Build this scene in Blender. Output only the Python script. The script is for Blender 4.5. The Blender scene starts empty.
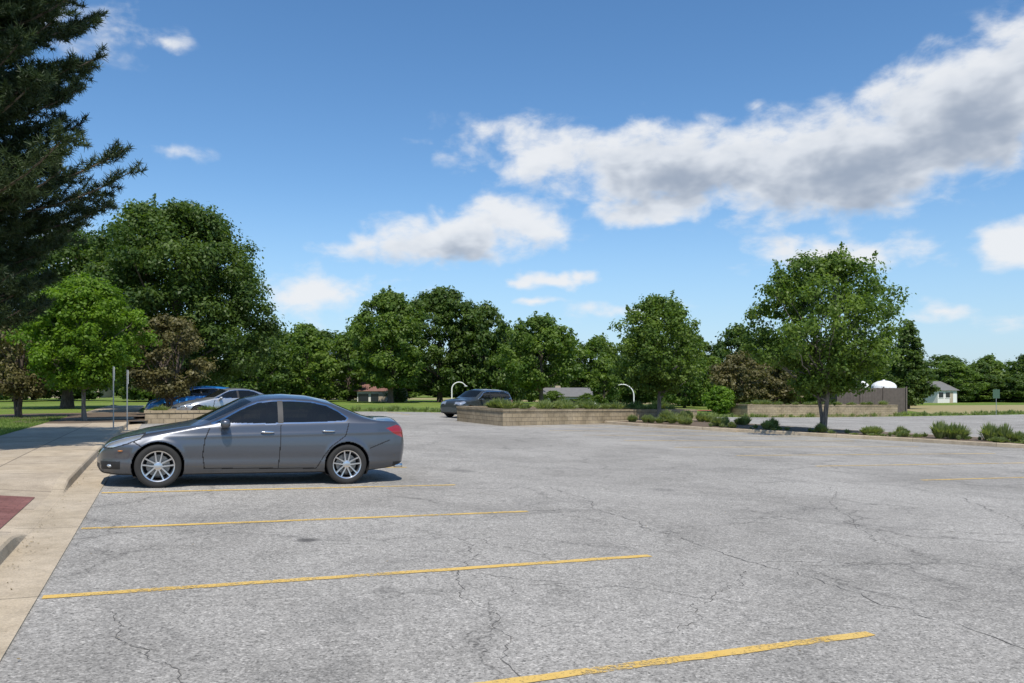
import bpy, math, random
import numpy as np
from mathutils import Vector, Matrix

rng = np.random.default_rng(7)
random.seed(7)
S = bpy.context.scene
COL = S.collection

# ------------------------------------------------------------------ terrain frame
O = np.array([-3.5, 5.79]); E1 = np.array([0.915, 0.404]); E2 = np.array([-0.404, 0.915])
def zf(X):
    X = np.asarray(X, float)
    z = -0.03*X
    l = 0.21+0.09*(1-np.exp(-np.clip(-X-7, 0, None)*0.03/0.09))
    r = -0.45-0.30*(1-np.exp(-np.clip(X-15, 0, None)*0.03/0.30))
    return np.where(X < -7, l, np.where(X > 15, r, z))
def lot(a, b):
    a = np.asarray(a, float); b = np.asarray(b, float)
    return O[0]+E1[0]*a+E2[0]*b, O[1]+E1[1]*a+E2[1]*b

# ------------------------------------------------------------------ node helpers
def new_mat(name):
    m = bpy.data.materials.new(name); m.use_nodes = True
    nt = m.node_tree; nt.nodes.clear()
    out = nt.nodes.new('ShaderNodeOutputMaterial')
    return m, nt, out
class G:
    def __init__(s, nt): s.nt = nt
    def n(s, t, **kw):
        nd = s.nt.nodes.new(t)
        for k, v in kw.items():
            if k.startswith('i_'):
                key = k[2:].replace('_', ' ')
                s.set(nd.inputs[key], v)
            else: setattr(nd, k, v)
        return nd
    def set(s, sock, v):
        if isinstance(v, bpy.types.NodeSocket): s.nt.links.new(v, sock)
        else:
            if isinstance(v, tuple) and len(v) == 3 and sock.type == 'RGBA': v = v+(1,)
            sock.default_value = v
    def math(s, op, a, b=None, c=None, clamp=False):
        nd = s.nt.nodes.new('ShaderNodeMath'); nd.operation = op; nd.use_clamp = clamp
        s.set(nd.inputs[0], a)
        if b is not None: s.set(nd.inputs[1], b)
        if c is not None: s.set(nd.inputs[2], c)
        return nd.outputs[0]
    def vmath(s, op, a, b=None):
        nd = s.nt.nodes.new('ShaderNodeVectorMath'); nd.operation = op
        s.set(nd.inputs[0], a)
        if b is not None: s.set(nd.inputs[1], b)
        return nd.outputs[1] if op in ('LENGTH', 'DOT_PRODUCT') else nd.outputs[0]
    def noise(s, vec, scale, detail=4, rough=0.55, dist=0.0):
        nd = s.n('ShaderNodeTexNoise', i_Scale=scale, i_Detail=detail, i_Roughness=rough, i_Distortion=dist)
        if vec is not None: s.nt.links.new(vec, nd.inputs['Vector'])
        return nd.outputs['Fac']
    def ramp(s, fac, stops, interp='LINEAR'):
        nd = s.nt.nodes.new('ShaderNodeValToRGB'); s.set(nd.inputs[0], fac)
        cr = nd.color_ramp; cr.interpolation = interp
        while len(cr.elements) < len(stops): cr.elements.new(0.5)
        for e, (p, c) in zip(cr.elements, stops):
            e.position = p
            e.color = (c, c, c, 1) if isinstance(c, (int, float)) else tuple(c)+(1,)
        return nd.outputs[0]
    def mix(s, fac, a, b, blend='MIX'):
        nd = s.nt.nodes.new('ShaderNodeMix'); nd.data_type = 'RGBA'; nd.blend_type = blend
        s.set(nd.inputs[0], fac); s.set(nd.inputs[6], a); s.set(nd.inputs[7], b)
        return nd.outputs[2]
    def smooth(s, v, a, b):
        nd = s.nt.nodes.new('ShaderNodeMapRange'); nd.interpolation_type = 'SMOOTHSTEP'
        s.set(nd.inputs[0], v); nd.inputs[1].default_value = a; nd.inputs[2].default_value = b
        return nd.outputs[0]
    def bump(s, h, strength=0.3, dist=0.01):
        return s.n('ShaderNodeBump', i_Strength=strength, i_Distance=dist, i_Height=h).outputs[0]
    def pbr(s, out, **kw):
        p = s.n('ShaderNodeBsdfPrincipled', **kw)
        s.nt.links.new(p.outputs[0], out.inputs[0]); return p
    def obj(s): return s.n('ShaderNodeTexCoord').outputs['Object']
    def uv(s): return s.n('ShaderNodeTexCoord').outputs['UV']

def simple(name, col, rough=0.6, metal=0.0, coat=0.0, var=0.12, scale=6.0, spec=0.5):
    m, nt, out = new_mat(name); g = G(nt)
    f = g.noise(g.obj(), scale, 3, 0.6)
    c = g.mix(f, tuple(x*(1-var) for x in col), tuple(min(1, x*(1+var)) for x in col))
    g.pbr(out, i_Base_Color=c, i_Roughness=rough, i_Metallic=metal, i_Coat_Weight=coat, i_Specular_IOR_Level=spec)
    return m

# ------------------------------------------------------------------ materials
def m_asphalt():
    m, nt, out = new_mat('aged_asphalt'); g = G(nt); o = g.obj()
    big = g.noise(o, 0.22, 4, 0.6, 0.6); med = g.noise(o, 1.6, 4, 0.65); md2 = g.noise(o, 0.7, 3, 0.6, 1.0)
    sp = g.noise(o, 48, 2, 0.8); sp2 = g.noise(o, 14, 2, 0.75)
    pv = g.n('ShaderNodeTexVoronoi', i_Scale=75.0); nt.links.new(o, pv.inputs['Vector'])
    ps = g.n('ShaderNodeSeparateColor'); nt.links.new(pv.outputs['Color'], ps.inputs[0])
    base = g.mix(g.smooth(big, .3, .7), (0.245, 0.230, 0.205), (0.345, 0.325, 0.292))
    base = g.mix(g.math('MULTIPLY', g.smooth(med, 0.35, 0.7), 0.35), base, (0.385, 0.363, 0.328))
    base = g.mix(g.math('MULTIPLY', g.smooth(md2, 0.50, 0.72), 0.42), base, (0.19, 0.18, 0.163))
    base = g.mix(1.0, base, g.ramp(sp, [(0.28, 0.35), (0.46, 0.98), (0.6, 1.08), (0.75, 1.7)]), 'MULTIPLY')
    base = g.mix(1.0, base, g.ramp(sp2, [(0.3, 0.80), (0.5, 1.0), (0.7, 1.16)]), 'MULTIPLY')
    base = g.mix(1.0, base, g.ramp(ps.outputs[0], [(0.0, 0.60), (0.2, 0.9), (0.8, 1.05), (1.0, 1.45)]), 'MULTIPLY')
    w = g.n('ShaderNodeTexNoise', i_Scale=1.3, i_Detail=4.0, i_Roughness=0.65); nt.links.new(o, w.inputs['Vector'])
    wv = g.vmath('MULTIPLY', g.vmath('SUBTRACT', w.outputs['Color'], (0.5, 0.5, 0.5)), (1.1, 1.1, 0.0))
    pos = g.vmath('ADD', o, wv)
    v = g.n('ShaderNodeTexVoronoi', feature='DISTANCE_TO_EDGE', i_Scale=0.45); nt.links.new(pos, v.inputs['Vector'])
    cz = g.smooth(g.noise(o, 0.3, 2), .44, .55)
    line = g.math('SUBTRACT', 1.0, g.smooth(v.outputs['Distance'], 0.0, 0.0055))
    halo = g.math('MULTIPLY', g.math('SUBTRACT', 1.0, g.smooth(v.outputs['Distance'], 0.0, 0.05)), cz)
    c = g.math('MULTIPLY', line, cz)
    base = g.mix(g.math('MULTIPLY', halo, 0.16), base, (0.10, 0.095, 0.085))
    base = g.mix(g.math('MULTIPLY', c, 0.55), base, (0.06, 0.055, 0.05))
    for (x, y, r, k) in [(-2.15, 8.24, 0.17, 0.75), (-1.0, 6.3, 0.14, 0.25), (2.6, 13.5, 0.3, 0.3), (-1.0, 15.6, 0.4, 0.3)]:
        d = g.vmath('LENGTH', g.vmath('MULTIPLY', g.vmath('SUBTRACT', g.vmath('ADD', o, g.vmath('MULTIPLY', wv, (0.15, 0.15, 0))), (x, y, 0)), (1, 1, 0)))
        s = g.math('MULTIPLY', g.math('SUBTRACT', 1.0, g.smooth(d, r*0.3, r)), k)
        base = g.mix(s, base, (0.05, 0.047, 0.045))
    h = g.math('ADD', g.math('MULTIPLY', sp, 1.0), g.math('MULTIPLY', c, -1.5))
    g.pbr(out, i_Base_Color=base, i_Roughness=0.9, i_Specular_IOR_Level=0.25, i_Normal=g.bump(h, 0.5, 0.006))
    return m
def m_paint():
    m, nt, out = new_mat('worn_yellow_paint'); g = G(nt); o = g.obj()
    n1 = g.noise(o, 40, 3, 0.8); n2 = g.noise(o, 1.2, 3, 0.6)
    col = g.mix(g.noise(o, 5, 3), (0.60, 0.37, 0.07), (0.64, 0.45, 0.15))
    p = g.n('ShaderNodeBsdfPrincipled', i_Base_Color=col, i_Roughness=0.75)
    t = g.n('ShaderNodeBsdfTransparent')
    f = g.math('ADD', g.math('MULTIPLY', n1, 1.0), g.math('MULTIPLY', n2, 0.6))
    k = g.smooth(f, 0.77, 1.02)
    mx = g.n('ShaderNodeMixShader'); g.set(mx.inputs[0], k)
    nt.links.new(p.outputs[0], mx.inputs[1]); nt.links.new(t.outputs[0], mx.inputs[2]); nt.links.new(mx.outputs[0], out.inputs[0])
    return m
def m_concrete(name, c1, c2, jw, jh, mort=0.02, dark=0.45, off=0.0):
    m, nt, out = new_mat(name); g = G(nt); o = g.obj(); uv = g.uv()
    n1 = g.noise(o, 0.8, 5, 0.65); n2 = g.noise(o, 60, 2, 0.7); n3 = g.noise(o, 3.5, 4, 0.7)
    c = g.mix(g.smooth(n1, 0.3, 0.7), c1, c2)
    c = g.mix(1.0, c, g.ramp(n2, [(0.3, 0.80), (0.7, 1.16)]), 'MULTIPLY')
    c = g.mix(1.0, c, g.ramp(n3, [(0.3, 0.80), (0.6, 1.04)]), 'MULTIPLY')
    b = g.n('ShaderNodeTexBrick', i_Scale=1.0, i_Mortar_Size=mort, i_Brick_Width=jw, i_Row_Height=jh, i_Bias=0.0, i_Mortar_Smooth=0.2)
    b.offset = off; nt.links.new(uv, b.inputs['Vector'])
    b.inputs['Color1'].default_value = (0.88, 0.88, 0.88, 1); b.inputs['Color2'].default_value = (1.06, 1.05, 1.02, 1)
    b.inputs['Mortar'].default_value = (dark, dark, dark, 1)
    c = g.mix(1.0, c, b.outputs['Color'], 'MULTIPLY')
    g.pbr(out, i_Base_Color=c, i_Roughness=0.9, i_Specular_IOR_Level=0.2, i_Normal=g.bump(g.math('SUBTRACT', n2, b.outputs['Fac']), 0.4, 0.01))
    return m
def m_grass():
    m, nt, out = new_mat('lawn_grass'); g = G(nt); o = g.obj()
    big = g.noise(o, 0.05, 4, 0.6); med = g.noise(o, 0.5, 4, 0.7); f = g.noise(o, 12, 3, 0.8)
    c = g.mix(g.smooth(big, .35, .65), (0.105, 0.175, 0.03), (0.18, 0.23, 0.05))
    c = g.mix(g.math('MULTIPLY', g.smooth(med, 0.45, 0.75), 0.45), c, (0.26, 0.25, 0.09))
    c = g.mix(1.0, c, g.ramp(f, [(0.3, 0.55), (0.7, 1.35)]), 'MULTIPLY')
    g.pbr(out, i_Base_Color=c, i_Roughness=0.95, i_Specular_IOR_Level=0.1, i_Normal=g.bump(f, 0.8, 0.05))
    return m
def m_leaf(name, c1, c2, trans=0.35):
    m, nt, out = new_mat(name); g = G(nt)
    a = g.n('ShaderNodeAttribute', attribute_name='Col')
    c = g.mix(a.outputs['Fac'], c1, c2)
    d = g.n('ShaderNodeBsdfPrincipled', i_Base_Color=c, i_Roughness=0.5, i_Specular_IOR_Level=0.3)
    ct = g.mix(1.0, c, (1.5, 1.6, 0.6), 'MULTIPLY')
    t = g.n('ShaderNodeBsdfTranslucent', i_Color=ct)
    mx = g.n('ShaderNodeMixShader'); mx.inputs[0].default_value = trans
    nt.links.new(d.outputs[0], mx.inputs[1]); nt.links.new(t.outputs[0], mx.inputs[2]); nt.links.new(mx.outputs[0], out.inputs[0])
    return m
def m_bark(name='bark', c=(0.11, 0.085, 0.065)):
    m, nt, out = new_mat(name); g = G(nt); o = g.obj()
    f = g.noise(g.vmath('MULTIPLY', o, (9, 9, 1.6)), 1.5, 4, 0.7)
    col = g.mix(g.smooth(f, .3, .7), tuple(x*0.5 for x in c), tuple(x*1.5 for x in c))
    g.pbr(out, i_Base_Color=col, i_Roughness=0.95, i_Normal=g.bump(f, 0.8, 0.03))
    return m
def m_carpaint(name, c, metal=0.75):
    m, nt, out = new_mat(name); g = G(nt); o = g.obj()
    dirt = g.noise(o, 3, 4, 0.6)
    sep = g.n('ShaderNodeSeparateXYZ'); nt.links.new(o, sep.inputs[0])
    low = g.math('SUBTRACT', 1.0, g.smooth(sep.outputs[2], 0.15, 0.55))
    k = g.math('MULTIPLY', g.math('MULTIPLY', low, dirt), 0.55)
    col = g.mix(k, c, (0.13, 0.12, 0.105))
    fl = g.noise(o, 900, 1, 0.5)
    col = g.mix(g.math('MULTIPLY', fl, 0.15), col, tuple(min(1, x*2.0) for x in c))
    g.pbr(out, i_Base_Color=col, i_Metallic=metal, i_Roughness=g.math('ADD', 0.34, g.math('MULTIPLY', k, 0.8)), i_Coat_Weight=.9, i_Coat_Roughness=0.04)
    return m
def m_glass():
    m, nt, out = new_mat('tinted_glass'); g = G(nt)
    p = g.n('ShaderNodeBsdfPrincipled', i_Base_Color=(0.010, 0.012, 0.013), i_Roughness=0.03, i_Specular_IOR_Level=0.6)
    t = g.n('ShaderNodeBsdfTransparent', i_Color=(0.42, 0.47, 0.45))
    mx = g.n('ShaderNodeMixShader'); mx.inputs[0].default_value = 0.28
    nt.links.new(p.outputs[0], mx.inputs[1]); nt.links.new(t.outputs[0], mx.inputs[2]); nt.links.new(mx.outputs[0], out.inputs[0])
    return m

ASPH = m_asphalt(); YEL = m_paint()
SIDE = m_concrete('sidewalk_concrete', (0.40, 0.325, 0.235), (0.49, 0.41, 0.31), 1.55, 1.55, 0.015, 0.5)
CURB = m_concrete('curb_concrete', (0.44, 0.36, 0.255), (0.52, 0.435, 0.325), 3.0, 9.0, 0.012, 0.5)
WALL = m_concrete('retaining_wall_block', (0.27, 0.215, 0.14), (0.42, 0.34, 0.235), 0.45, 0.19, 0.012, 0.45, 0.5)
PAD = m_concrete('red_brick_pad', (0.19, 0.085, 0.075), (0.26, 0.125, 0.11), 0.2, 0.1, 0.008, 0.75, 0.5)
GRASS = m_grass()
MULCH = simple('mulch', (0.12, 0.085, 0.055), 0.95, var=0.5, scale=14)
DRY = simple('dry_field_grass', (0.29, 0.24, 0.105), 0.95, var=0.35, scale=1.2)
TRACK = simple('red_track', (0.30, 0.09, 0.06), 0.9, var=.1)
BARK = m_bark(); BARKG = m_bark('grey_bark', (0.17, 0.15, 0.13))
LEAF_D = m_leaf('leaf_dark', (0.038, 0.076, 0.014), (0.105, 0.16, 0.030), .38)
LEAF_M = m_leaf('leaf_mid', (0.062, 0.115, 0.018), (0.155, 0.225, 0.040), .42)
LEAF_B = m_leaf('leaf_bright', (0.080, 0.155, 0.014), (0.18, 0.29, 0.028), 0.47)
LEAF_R = m_leaf('leaf_reddish', (0.085, 0.078, 0.030), (0.17, 0.15, 0.06), 0.3)
NEED = m_leaf('pine_needle', (0.018, 0.036, 0.015), (0.062, 0.092, 0.034), 0.15)
PLANT = m_leaf('ornamental_leaf', (0.10, 0.15, 0.045), (0.26, 0.30, 0.12), 0.35)
BLADE = m_leaf('grass_blade', (0.09, 0.165, 0.025), (0.21, 0.26, 0.07), 0.3)
LITTER = m_leaf('dry_litter', (0.10, 0.07, 0.035), (0.32, 0.25, 0.13), 0.1)

# ------------------------------------------------------------------ mesh helpers
def link(ob, parent=None):
    COL.objects.link(ob)
    if parent: ob.parent = parent
    return ob
def empty(name, mat=None):
    e = bpy.data.objects.new(name, None); e.empty_display_size = 0.3
    COL.objects.link(e)
    if mat is not None: e.matrix_world = mat
    return e
def quads(name, V, F, mats, mi=None, col=None, smooth=False, uv=None, parent=None, data_only=False):
    V = np.asarray(V, np.float32); F = np.asarray(F, np.int32)
    me = bpy.data.meshes.new(name)
    me.vertices.add(len(V)); me.vertices.foreach_set('co', V.ravel())
    me.loops.add(F.size); me.loops.foreach_set('vertex_index', F.ravel())
    me.polygons.add(len(F)); me.polygons.foreach_set('loop_start', np.arange(0, F.size, 4, dtype=np.int32))
    for m in mats: me.materials.append(m)
    if mi is not None: me.polygons.foreach_set('material_index', np.asarray(mi, np.int32))
    me.polygons.foreach_set('use_smooth', np.full(len(F), smooth, bool))
    me.update(calc_edges=True)
    if col is not None:
        a = me.color_attributes.new('Col', 'FLOAT_COLOR', 'POINT')
        c = np.ones((len(V), 4), np.float32); c[:, :3] = np.asarray(col)[:, None]
        a.data.foreach_set('color', c.ravel())
    if uv is not None:
        l = me.uv_layers.new(name='UVMap'); l.data.foreach_set('uv', np.asarray(uv, np.float32)[F.ravel()].ravel())
    me.validate()
    if data_only: return me
    return link(bpy.data.objects.new(name, me), parent)
def grid_faces(nu, nv, off=0):
    i = np.arange(nu-1)[:, None]*nv+np.arange(nv-1)[None, :]
    return np.stack([i, i+nv, i+nv+1, i+1], -1).reshape(-1, 4)+off
def poly(name, verts, faces, mats, mi=None, smooth=False, parent=None):
    me = bpy.data.meshes.new(name); me.from_pydata([tuple(map(float, v)) for v in verts], [], faces)
    for m in mats: me.materials.append(m)
    if mi is not None: me.polygons.foreach_set('material_index', mi)
    if smooth: me.polygons.foreach_set('use_smooth', [True]*len(me.polygons))
    me.update(); return link(bpy.data.objects.new(name, me), parent)
def boxes(name, lst, mat, parent=None, bevel=0.0):
    V = []; F = []
    for (cx, cy, cz, sx, sy, sz) in lst:
        o = len(V)
        for dz in (-1, 1):
            for dx, dy in ((-1, -1), (1, -1), (1, 1), (-1, 1)):
                V.append((cx+dx*sx/2, cy+dy*sy/2, cz+dz*sz/2))
        F += [tuple(o+i for i in f) for f in ((3, 2, 1, 0), (4, 5, 6, 7), (0, 1, 5, 4), (1, 2, 6, 5), (2, 3, 7, 6), (3, 0, 4, 7))]
    ob = poly(name, V, F, [mat], parent=parent)
    if bevel:
        b = ob.modifiers.new('b', 'BEVEL'); b.width = bevel; b.segments = 3
    return ob
def tube(pts, rad, n=7):
    P = np.asarray(pts, float); R = np.asarray(rad, float)
    T = np.gradient(P, axis=0); T /= np.linalg.norm(T, axis=1)[:, None]+1e-9
    ref = np.array([0.31, 0.17, 0.05]) if abs(T[:, 2]).mean() > .5 else np.array([0, 0, 1.0])
    U = np.cross(T, ref); U /= np.linalg.norm(U, axis=1)[:, None]+1e-9; W = np.cross(T, U)
    a = np.linspace(0, 2*np.pi, n+1)
    V = P[:, None]+R[:, None, None]*(np.cos(a)[None, :, None]*U[:, None]+np.sin(a)[None, :, None]*W[:, None])
    return V.reshape(-1, 3), grid_faces(len(P), n+1)
class Acc:
    def __init__(s): s.V = []; s.F = []; s.M = []; s.C = []; s.n = 0
    def add(s, V, F, m=0, c=0.5):
        V = np.asarray(V); s.V.append(V); s.F.append(np.asarray(F)+s.n); s.n += len(V)
        s.M.append(np.full(len(F), m)); s.C.append(np.broadcast_to(np.asarray(c, float), (len(V),)))
    def build(s, name, mats, **kw):
        return quads(name, np.vstack(s.V), np.vstack(s.F), mats, np.concatenate(s.M), np.concatenate(s.C), **kw)
def leaves(acc, P, Nrm, L, Wd, col, m=1):
    n = len(P); Nrm = Nrm/(np.linalg.norm(Nrm, axis=1)[:, None]+1e-9)
    r = rng.normal(size=(n, 3)); U = np.cross(Nrm, r); U /= np.linalg.norm(U, axis=1)[:, None]+1e-9; W = np.cross(Nrm, U)
    L = np.broadcast_to(L, (n,))[:, None]; Wd = np.broadcast_to(Wd, (n,))[:, None]
    V = np.stack([P-U*L/2, P+W*Wd/2-U*L*0.08, P+U*L/2, P-W*Wd/2-U*L*0.08], 1).reshape(-1, 3)
    F = np.arange(n*4).reshape(-1, 4)
    acc.add(V, F, m, np.repeat(col, 4))
def prof(shape, t):
    if shape == 'round': return np.sin(np.pi*np.clip(t*0.88+0.10, 0, 1))**0.55
    if shape == 'cone': return np.clip(np.minimum(t/0.15, 1), 0, 1)**.5*np.clip(1-t, 0, 1)**0.75+0.05
    if shape == 'vase': return np.where(t < .36, .30+.70*np.clip(t/.36, 0, 1)**.8, np.clip(1-((t-.36)/.68)**2.2, 0, 1)**.75)
    if shape == 'oval': return np.sin(np.pi*np.clip(t*0.86+0.11, 0, 1))**0.8
def tree(name, loc, H, cb, R, ncl, nl, leaf, mats, tr=0.15, shape='round', seed=1, rc=0.2, stems=1, flat=0.7, parent=None, data_only=False, limbs=26, irr=0.22, qe=.42, sprigs=0):
    global rng
    rng = np.random.default_rng(seed); acc = Acc()
    ph = rng.uniform(0, 6.28, 6)
    def irrf(a, t): return 1+irr*(np.sin(2*a+ph[0]+3*t)*.5+np.sin(3*a+ph[1]-5*t)*.35+np.sin(5*a+ph[2]+9*t)*.35)
    t = rng.uniform(0, 1, ncl) if shape != 'cone' else rng.beta(1, 1.5, ncl)
    a = rng.uniform(0, 2*np.pi, ncl)
    q = rng.uniform(0, 1, ncl)**qe
    rr = R*prof(shape, t)*irrf(a, t)*q*0.9
    C = np.stack([rr*np.cos(a), rr*np.sin(a), cb+(H-cb)*t*0.96], 1)
    rcs = R*rc*rng.uniform(0.5, 1.3, ncl)
    cshade = np.clip(rng.normal(0.5, 0.24, ncl), 0, 1)
    for s in range(stems):
        sa = rng.uniform(0, 6.28); lean = 0 if stems == 1 else R*0.28
        h = np.linspace(0, 1, 9); top = cb+(H-cb)*0.8
        pts = np.stack([np.cos(sa)*lean*h+rng.normal(0, .03*R*.2, 9), np.sin(sa)*lean*h+rng.normal(0, .03*R*.2, 9), h*top-0.1], 1)
        rad = tr*(1-0.82*h)/(1 if stems == 1 else 1.4); rad[0] *= 1.35
        V, F = tube(pts, rad, 9); acc.add(V, F, 0)
        sel = rng.choice(ncl, min(limbs, ncl), replace=False)
        for k in sel:
            c = C[k]; z0 = np.clip(cb*0.75+(c[2]-cb)*0.45, cb*0.6, top*0.9); u = z0/top
            p0 = np.array([np.interp(u, h, pts[:, j]) for j in range(3)])
            s_ = np.linspace(0, 1, 6)[:, None]
            mid = (p0+c)/2+np.array([(c-p0)[0]*.12, (c-p0)[1]*.12, -0.06*np.linalg.norm(c-p0)])
            pp = (1-s_)**2*p0+2*s_*(1-s_)*mid+s_**2*c
            pp[1:-1] += rng.normal(0, 0.015*R, (4, 3))
            r0 = tr*0.42*(1-0.6*u)
            V, F = tube(pp, np.linspace(r0, r0*0.15, 6), 5); acc.add(V, F, 0)
    n = ncl*nl
    idx = np.repeat(np.arange(ncl), nl)
    d = rng.normal(size=(n, 3)); d /= np.linalg.norm(d, axis=1)[:, None]
    rad = rcs[idx]*rng.uniform(0, 1, n)**0.45*(1+0.35*np.sin(d[:, 0]*5+idx)*np.sin(d[:, 1]*4+idx*2))
    P = C[idx]+d*rad[:, None]*np.array([1.1, 1.1, flat])
    P[:, 2] = np.maximum(P[:, 2], cb*0.8)
    Nn = d+rng.normal(0, 0.5, (n, 3))+np.array([0, 0, 0.5])
    col = np.clip(cshade[idx]+rng.normal(0, 0.2, n), 0, 1)
    sz = leaf*rng.uniform(0.65, 1.3, n)
    leaves(acc, P, Nn, sz, sz*0.62, col, 1)
    if sprigs:
        k = rng.integers(0, ncl, sprigs); base = C[k]; c0 = np.array([0, 0, cb+(H-cb)*.25])
        dr = base-c0; dr /= np.linalg.norm(dr, axis=1)[:, None]; dr += np.array([0, 0, .45])+rng.normal(0, .2, (sprigs, 3)); dr /= np.linalg.norm(dr, axis=1)[:, None]
        Ls = R*rng.uniform(.14, .28, sprigs); m_ = 50; ii = np.repeat(np.arange(sprigs), m_)
        u = rng.uniform(.1, 1, sprigs*m_)
        P = base[ii]+dr[ii]*(Ls[ii]*u)[:, None]+rng.normal(0, 1, (len(ii), 3))*(leaf*.9*(1.15-u))[:, None]
        sz = leaf*rng.uniform(.6, 1.1, len(ii)); leaves(acc, P, rng.normal(0, 1, (len(ii), 3))+[0, 0, .5], sz, sz*.6, np.clip(.6+rng.normal(0, .2, len(ii)), 0, 1), 1)
    if data_only: return acc.build(name, mats, data_only=True)
    ob = acc.build(name, mats, smooth=False, parent=parent); ob.location = loc
    return ob
def L3(x, y, dz=0.0): return (x, y, float(zf(x))+dz)

# ------------------------------------------------------------------ ground
xs = np.unique(np.concatenate([np.linspace(-900, -40, 30), np.linspace(-40, 60, 120), np.linspace(60, 900, 30)]))
ys = np.array([-60, 0, 30, 60, 100, 200, 500, 1500.0])
X, Y = np.meshgrid(xs, ys, indexing='ij')
quads('ground', np.stack([X, Y, zf(X)-0.05], -1).reshape(-1, 3), grid_faces(*X.shape), [GRASS], smooth=True)
a = np.linspace(0, 92, 150); b = np.linspace(-22, 43, 12)
A, B = np.meshgrid(a, b, indexing='ij'); X, Y = lot(A, B)
quads('parking_lot', np.stack([X, Y, zf(X)], -1).reshape(-1, 3), grid_faces(*X.shape), [ASPH], smooth=True)
a = np.linspace(-90, -3.2, 90); b = np.linspace(-22, 75, 60)
A, B = np.meshgrid(a, b, indexing='ij'); X, Y = lot(A, B)
quads('lawn', np.stack([X, Y, zf(X)+0.115+0*X], -1).reshape(-1, 3), grid_faces(*X.shape), [GRASS], smooth=True)
def ramp_b(b): return np.clip(np.minimum((b-1.9)/0.8, (6.6-b)/0.8), 0, 1)
a = np.linspace(-3.2, -0.6, 27); b = np.arange(-12, 62, 0.2)
A, B = np.meshgrid(a, b, indexing='ij'); X, Y = lot(A, B)
hs = 0.125*(1-ramp_b(B)*np.clip((A+1.9)/1.3, 0, 1)*0.9)
quads('sidewalk', np.stack([X, Y, zf(X)+hs], -1).reshape(-1, 3), grid_faces(*X.shape), [SIDE], uv=np.stack([A+3.2, B+.3], -1).reshape(-1, 2), smooth=True)
b = np.arange(-12, 43, 0.2); hb = 0.125*(1-ramp_b(b)*0.9)
rows = [(-0.60, 1, 0.0), (-0.58, 1, .004), (-0.47, 1, 0.002), (-0.45, 0.85, 0), (-0.43, 0.0, 0.012), (-0.42, 0, 0.008), (0.0, 0, 0.010), (0.002, 0, -0.01)]
V = []; UV = []
for (aa, k, c) in rows:
    X, Y = lot(np.full_like(b, aa), b); V.append(np.stack([X, Y, zf(X)+hb*k+c], -1)); UV.append(np.stack([b, np.full_like(b, aa+3)], -1))
quads('curb', np.vstack(V), grid_faces(len(rows), len(b)), [CURB], uv=np.vstack(UV), smooth=False)
a = np.linspace(-1.38, -0.72, 8); b = np.linspace(2.85, 5.35, 14)
A, B = np.meshgrid(a, b, indexing='ij'); X, Y = lot(A, B)
hs = 0.125*(1-ramp_b(B)*np.clip((A+1.9)/1.3, 0, 1)*0.9)+0.008
quads('brick_pad', np.stack([X, Y, zf(X)+hs], -1).reshape(-1, 3), grid_faces(*X.shape), [PAD], uv=np.stack([A+3, B], -1).reshape(-1, 2))
acc = Acc(); rng = np.random.default_rng(2)
def stripe(a0, a1, b0, w=0.10):
    n = 60; a = np.linspace(a0, a1, n)
    jl = b0-w/2+rng.normal(0, .004, n); jr = b0+w/2+rng.normal(0, .004, n)
    A = np.stack([a, a], 1); B = np.stack([jl, jr], 1); X, Y = lot(A, B)
    acc.add(np.stack([X, Y, zf(X)+0.005], -1).reshape(-1, 3), grid_faces(n, 2))
for k in range(-3, 9):
    if k == -1: stripe(.03, 5.40, -2.68, .095)
    else: stripe(0.03, 5.35, 2.92*k, .10)
for k in range(-2, 12): stripe(15.4, 26.2, 4.9+2.92*k)
for k in range(0, 10): stripe(8+2.9*k, 8+2.9*k+.1, 40.0, 5.0)
acc.build('parking_stripes', [YEL])
CR = simple('crack_fill', (0.11, 0.102, 0.092), 0.9, var=.4, scale=20)
acc = Acc(); rng = np.random.default_rng(11)
def crackline(p0, p1, w=0.012, amp=0.05, n=60):
    p0 = np.array(p0, float); p1 = np.array(p1, float); L = np.linalg.norm(p1-p0)
    t = np.linspace(0, 1, n)
    off = np.cumsum(rng.normal(0, 1, n)); off -= off[0]+(off[-1]-off[0])*t; off = off/np.abs(off).max()*amp*L**.5+rng.normal(0, .008, n)
    d = (p1-p0)/L; nn = np.array([-d[1], d[0]])
    C = p0+(p1-p0)*t[:, None]+off[:, None]*nn
    ww = w*1.0*rng.uniform(.15, 1.0, n)[:, None]/2; ww[0] = ww[-1] = 0.001
    V = np.stack([C-nn*ww, C+nn*ww], 1).reshape(-1, 2)
    acc.add(np.column_stack([V, zf(V[:, 0])+0.003]), grid_faces(n, 2))
    return C
c = crackline((0.5, 13.5), (3.6, 4.6), 0.016, .08, 110)
crackline(c[50], c[50]+np.array([2.2, 1.4]), .012, .08)
crackline(c[70], c[70]+np.array([2.6, .2]), .012, .10); crackline(c[30], c[30]+np.array([-1.6, -.9]), .012, .08)
crackline((0.2, 3.9), (-0.6, 8.6), .010, .10, 80); crackline((-0.3, 7.0), (1.9, 6.2), .010, .08)
crackline((-1.9, 9.8), (.4, 7.6), .010, .1); crackline((2.2, 17), (13, 11.2), .018, .06, 120)
crackline((6, 14.9), (4.2, 9.0), .014, .08, 80); crackline((-.5, 12), (1.3, 9.6), .011, .1)
crackline((4.0, 10.5), (11, 8.6), .016, .07, 100); crackline((7.8, 13.8), (6.6, 9.6), .014, .1, 70)
crackline((.3, 21), (22, 26), .024, .06, 120); crackline((-2.8, 5.5), (-1.6, 4.0), .009, .08); crackline((1.1, 5.4), (2.2, 7.4), .009, .1)
crackline((9, 22), (17, 17), .024, .08, 100); crackline((-1, 28), (14, 31), .03, .08, 100)
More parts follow.
